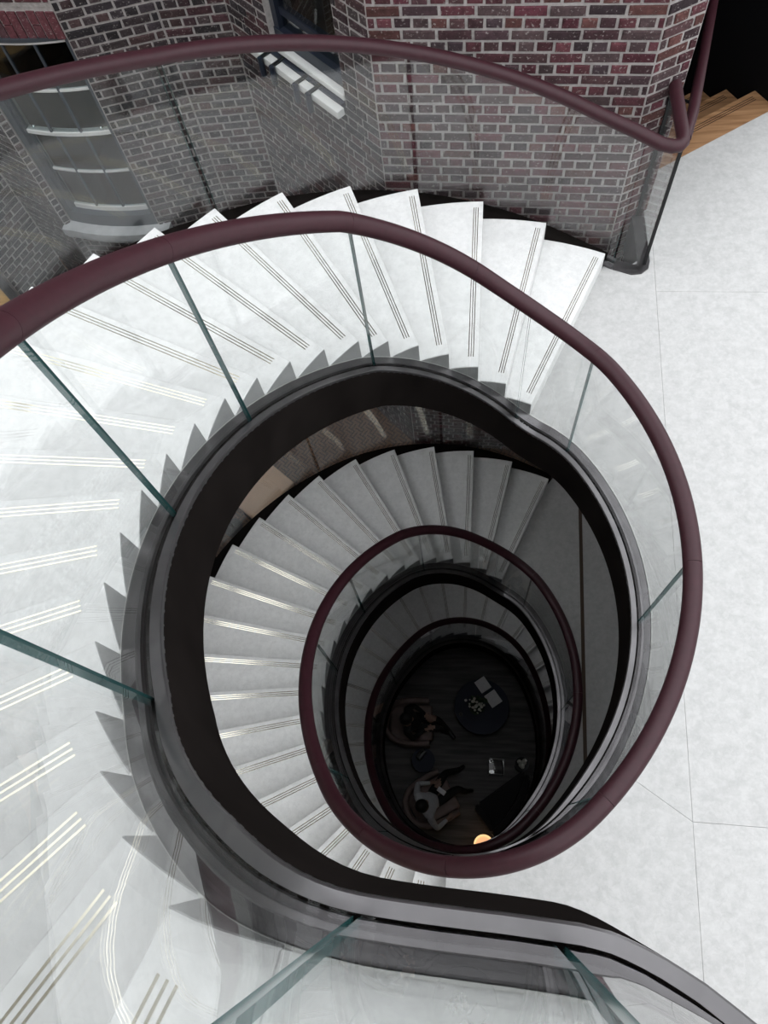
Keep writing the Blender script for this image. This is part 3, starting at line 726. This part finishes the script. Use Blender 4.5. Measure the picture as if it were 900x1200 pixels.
def hand(J, E, mats, w, base, dirv, side, mat='skin'):
    d = Vector(dirv).normalized(); s = Vector((-d.y, d.x, 0)).normalized() * side; b = Vector(base)
    pk = w + '_palm'; pp = b + d * .05; J[pk] = (*pp, (.021, .012)); E.append((w, pk)); mats[pk] = mat
    for i, (o, l) in enumerate(((-.026, .055), (-.009, .07), (.009, .066), (.025, .05))):
        p1 = pp + d * .035 + s * o; p2 = p1 + d * l * .55 + Vector((0, 0, -.008)); p3 = p2 + d * l * .45 + Vector((0, 0, -.022))
        for q, (p, r) in enumerate(((p1, .0075), (p2, .0068), (p3, .006))): J[f'{w}_f{i}{q}'] = (*p, r); mats[f'{w}_f{i}{q}'] = mat
        E.append((pk, f'{w}_f{i}0')); E.append((f'{w}_f{i}0', f'{w}_f{i}1')); E.append((f'{w}_f{i}1', f'{w}_f{i}2'))
    p1 = b + d * .03 + s * -.035; p2 = p1 + d * .035 + s * -.02
    J[w + '_t0'] = (*p1, .010); J[w + '_t1'] = (*p2, .008); E.append((pk, w + '_t0')); E.append((w + '_t0', w + '_t1')); mats[w + '_t0'] = mats[w + '_t1'] = mat
def seated(name, D, top, leg, label, hair, handdirs):
    J = {'pelvis': (*D['pelvis'], .15)}; E = []; m = {'pelvis': leg}
    for k, r, par, mat in (('spine', .14, 'pelvis', top), ('chest', .155, 'spine', top), ('neckb', .075, 'chest', top), ('neck', .052, 'neckb', 'skin'), ('head', .088, 'neck', 'skin'), ('crown', .07, 'head', 'skin'),
                           ('shL', .068, 'chest', top), ('elL', .05, 'shL', top), ('wrL', .033, 'elL', top), ('shR', .068, 'chest', top), ('elR', .05, 'shR', top), ('wrR', .033, 'elR', top),
                           ('hipL', .1, 'pelvis', leg), ('knL', .068, 'hipL', leg), ('anL', .045, 'knL', leg), ('toeL', .035, 'anL', 'shoe'),
                           ('hipR', .1, 'pelvis', leg), ('knR', .068, 'hipR', leg), ('anR', .045, 'knR', leg), ('toeR', .035, 'anR', 'shoe')):
        J[k] = (*D[k], r); E.append((par, k)); m[k] = mat
    hand(J, E, m, 'wrL', D['wrL'], handdirs[0], -1); hand(J, E, m, 'wrR', D['wrR'], handdirs[1], 1)
    # nose keeps the face readable
    hx, hy, hz = D['head']; n = Vector((-hair[0], -hair[1], 0)).normalized()
    fx = Vector((hair[0], hair[1], 0)).normalized()
    J['nose'] = (hx + fx.x * .095, hy + fx.y * .095, hz - .005, .014); E.append(('head', 'nose')); m['nose'] = 'skin'
    return person(name, J, E, m, label, hair)
def fz(d): return {k: (v[0], v[1], v[2] + F) for k, v in d.items()}
seated('person', fz(dict(pelvis=(-.44, .53, .53), spine=(-.50, .48, .72), chest=(-.575, .42, .92), neckb=(-.59, .41, 1.06), neck=(-.585, .415, 1.11), head=(-.575, .425, 1.20), crown=(-.57, .43, 1.26),
    shL=(-.695, .585, .99), elL=(-.70, .765, .76), wrL=(-.50, .79, .70), shR=(-.475, .235, .99), elR=(-.365, .075, .74), wrR=(-.21, .215, .70),
    hipL=(-.46, .63, .52), knL=(-.24, .965, .55), anL=(-.0, 1.06, .12), toeL=(.10, 1.14, .05), hipR=(-.36, .50, .52), knR=(-.03, .72, .54), anR=(.11, .70, .12), toeR=(.25, .73, .05))),
    'greyknit', 'blackcloth', 'person in a pale grey sweater and black trousers seated in an armchair', (.022, .02), ((1, .1, -.1), (.6, .7, -.1)))
seated('person', fz(dict(pelvis=(-.78, 1.80, .53), spine=(-.83, 1.79, .72), chest=(-.88, 1.78, .92), neckb=(-.88, 1.775, 1.06), neck=(-.875, 1.77, 1.11), head=(-.86, 1.765, 1.20), crown=(-.855, 1.765, 1.26),
    shL=(-.89, 1.97, .99), elL=(-.78, 2.06, .76), wrL=(-.60, 1.93, .68), shR=(-.89, 1.58, .99), elR=(-.80, 1.50, .76), wrR=(-.60, 1.66, .68),
    hipL=(-.70, 1.90, .52), knL=(-.36, 1.84, .60), anL=(-.20, 1.72, .24), toeL=(-.07, 1.57, .22), hipR=(-.70, 1.71, .52), knR=(-.32, 1.74, .50), anR=(-.30, 1.72, .1), toeR=(-.18, 1.68, .05))),
    'blackcloth', 'blackcloth', 'person dressed in black with crossed legs seated in an armchair by the round table', (.03, .0), ((1, -.4, -.1), (1, .4, -.1)))
ph = box('phone', (-.075, .075, -.04, .04, 0, .01), M['paper'], None, .004); ph.location = (-.30, .67, F + .635); ph.rotation_euler = (0, 0, -.6); tag(ph, 'small white phone resting on the lap of the seated person', 'phone')
stt = thing('side_table', 'small round dark blue side table between the two armchairs', 'table', (-.622, 1.17, F))
lathe('tabletop', [(0, .47), (.20, .47), (.205, .485), (.20, .5), (0, .5)], M['navytop'], stt, 32)
lathe('pedestal', [(0, 0), (.14, 0), (.14, .02), (.03, .04), (.025, .47), (0, .47)], M['blackmetal'], stt, 20)
bg_ = thing('handbag', 'small black bag on the side table', 'bag', (-.66, 1.26, F + .5)); bg_.rotation_euler = (0, 0, .9)
box('bag_body', (-.10, .10, -.055, .055, 0, .14), M['shoe'], bg_, .02)
tube('bag_handle', [(-.06, 0, .13), (-.05, 0, .2), (0, 0, .23), (.05, 0, .2), (.06, 0, .13)], .008, M['shoe'], bg_, 8)
# half round glowing lamp
la = thing('table_lamp', 'half round glowing peach lamp at the foot of the stairwell', 'lamp', (.405, -.145, F))
la.rotation_euler = (0, 0, math.atan2(.18, .283))
hp = [(.165 * math.cos(a), .165 * math.sin(a)) for a in frange(0, math.pi, .16)]; hi = [(.135 * math.cos(a), .135 * math.sin(a) + .008) for a in frange(0, math.pi, .16)]
prism('lamp_rim', hp + hi[::-1], .40, .52, M['glowrim'], la); prism('lamp_shade', hi, .42, .50, M['glow'], la)
prism('lamp_foot', [(-.1, -.06), (.1, -.06), (.1, .06), (-.1, .06)], 0, .02, M['blackmetal'], la); tube('lamp_stem', [(0, .04, .02), (0, .04, .42)], .012, M['blackmetal'], la, 8)
# dark sofa
so = thing('sofa', 'charcoal corner sofa with straight front at the edge of the seating area', 'sofa', (.6455, .7425, F)); so.rotation_euler = (0, 0, .6247)
def sofa_depth(q):
    fx, fy = .24 + .811 * q - CD[0], .45 + .585 * q - CD[1]; b_ = 2 * (fx * .585 - fy * .811); c_ = fx * fx + fy * fy - 1.87 ** 2
    return min(.60, (-b_ + math.sqrt(b_ * b_ - 4 * c_)) / 2)
qs = frange(0.0, 1.04, .08)
def outline(q0, q1, d0, d1):
    qq = frange(q0, q1, .08); return [(q - .5, -d0(q)) for q in qq] + [(q - .5, -d1(q)) for q in reversed(qq)]
def soft(o, b):
    bm = bmesh.new(); bm.from_mesh(o.data); bmesh.ops.bevel(bm, geom=[e for e in bm.edges if e.calc_face_angle(0) > .8], offset=b, segments=3, affect='EDGES'); bm.to_mesh(o.data); bm.free(); o.data.polygons.foreach_set('use_smooth', [True] * len(o.data.polygons)); return autosmooth(o, .7)
soft(prism('seat', outline(.10, 1.04, lambda q: 0, lambda q: sofa_depth(q) - .10), .12, .42, M['darkfab'], so), .03)
soft(prism('backrest', outline(.0, 1.04, lambda q: sofa_depth(q) - .12, lambda q: sofa_depth(q)), .10, .74, M['darkfab'], so), .03)
soft(prism('armrest', [(-.5, -.01), (-.39, -.01), (-.39, -.50), (-.5, -.50)], .10, .58, M['darkfab'], so), .03)
for q, d in ((.06, .06), (.06, .5), (.98, .05), (.7, .38)): tube('leg', [(q - .5, -d, .13), (q - .5, -d, 0)], .018, M['blackmetal'], so, 8)
# thin wire table with a white card
wt = thing('wire_table', 'small square wire frame table with a white card on it', 'table', (.64, 1.113, F)); wt.rotation_euler = (0, 0, -.05)
s_ = .125; hz_ = .45
for (xa, ya, xb, yb) in ((-s_, -s_, s_, -s_), (s_, -s_, s_, s_), (s_, s_, -s_, s_), (-s_, s_, -s_, -s_)):
    tube('frame_bar', [(xa, ya, hz_), (xb, yb, hz_)], .0028, M['greywhite'], wt, 6); tube('leg', [(xa, ya, 0), (xa, ya, hz_)], .006, M['blackmetal'], wt, 6)
    tube('frame_bar', [(xa, ya, .01), (xb, yb, .01)], .006, M['blackmetal'], wt, 6)
box('glass_top', (-s_, s_, -s_, s_, hz_ - .004, hz_ + .002), M['glass'], wt)
cd = box('card', (-.04, .04, -.055, .055, 0, .006), M['paper']); cd.location = (.55, 1.11, F + .456); tag(cd, 'white card on the wire frame table', 'card')
pt = thing('planter', 'small dark pedestal pot with a white flower by the lowest balustrade', 'planter', (1.075, 1.16, F))
lathe('pot', [(0, 0), (.10, 0), (.06, .1), (.06, .35), (.12, .46), (.1, .46), (0, .42)], M['blackmetal'], pt, 20)
for i in range(7):
    o = bpy.data.objects.new('blossom', bl); COL.objects.link(o); o.parent = pt; o.location = (random.gauss(0, .03), random.gauss(0, .03), .5 + random.uniform(-.03, .04)); o.scale = (1.6, 1.6, 1.3)
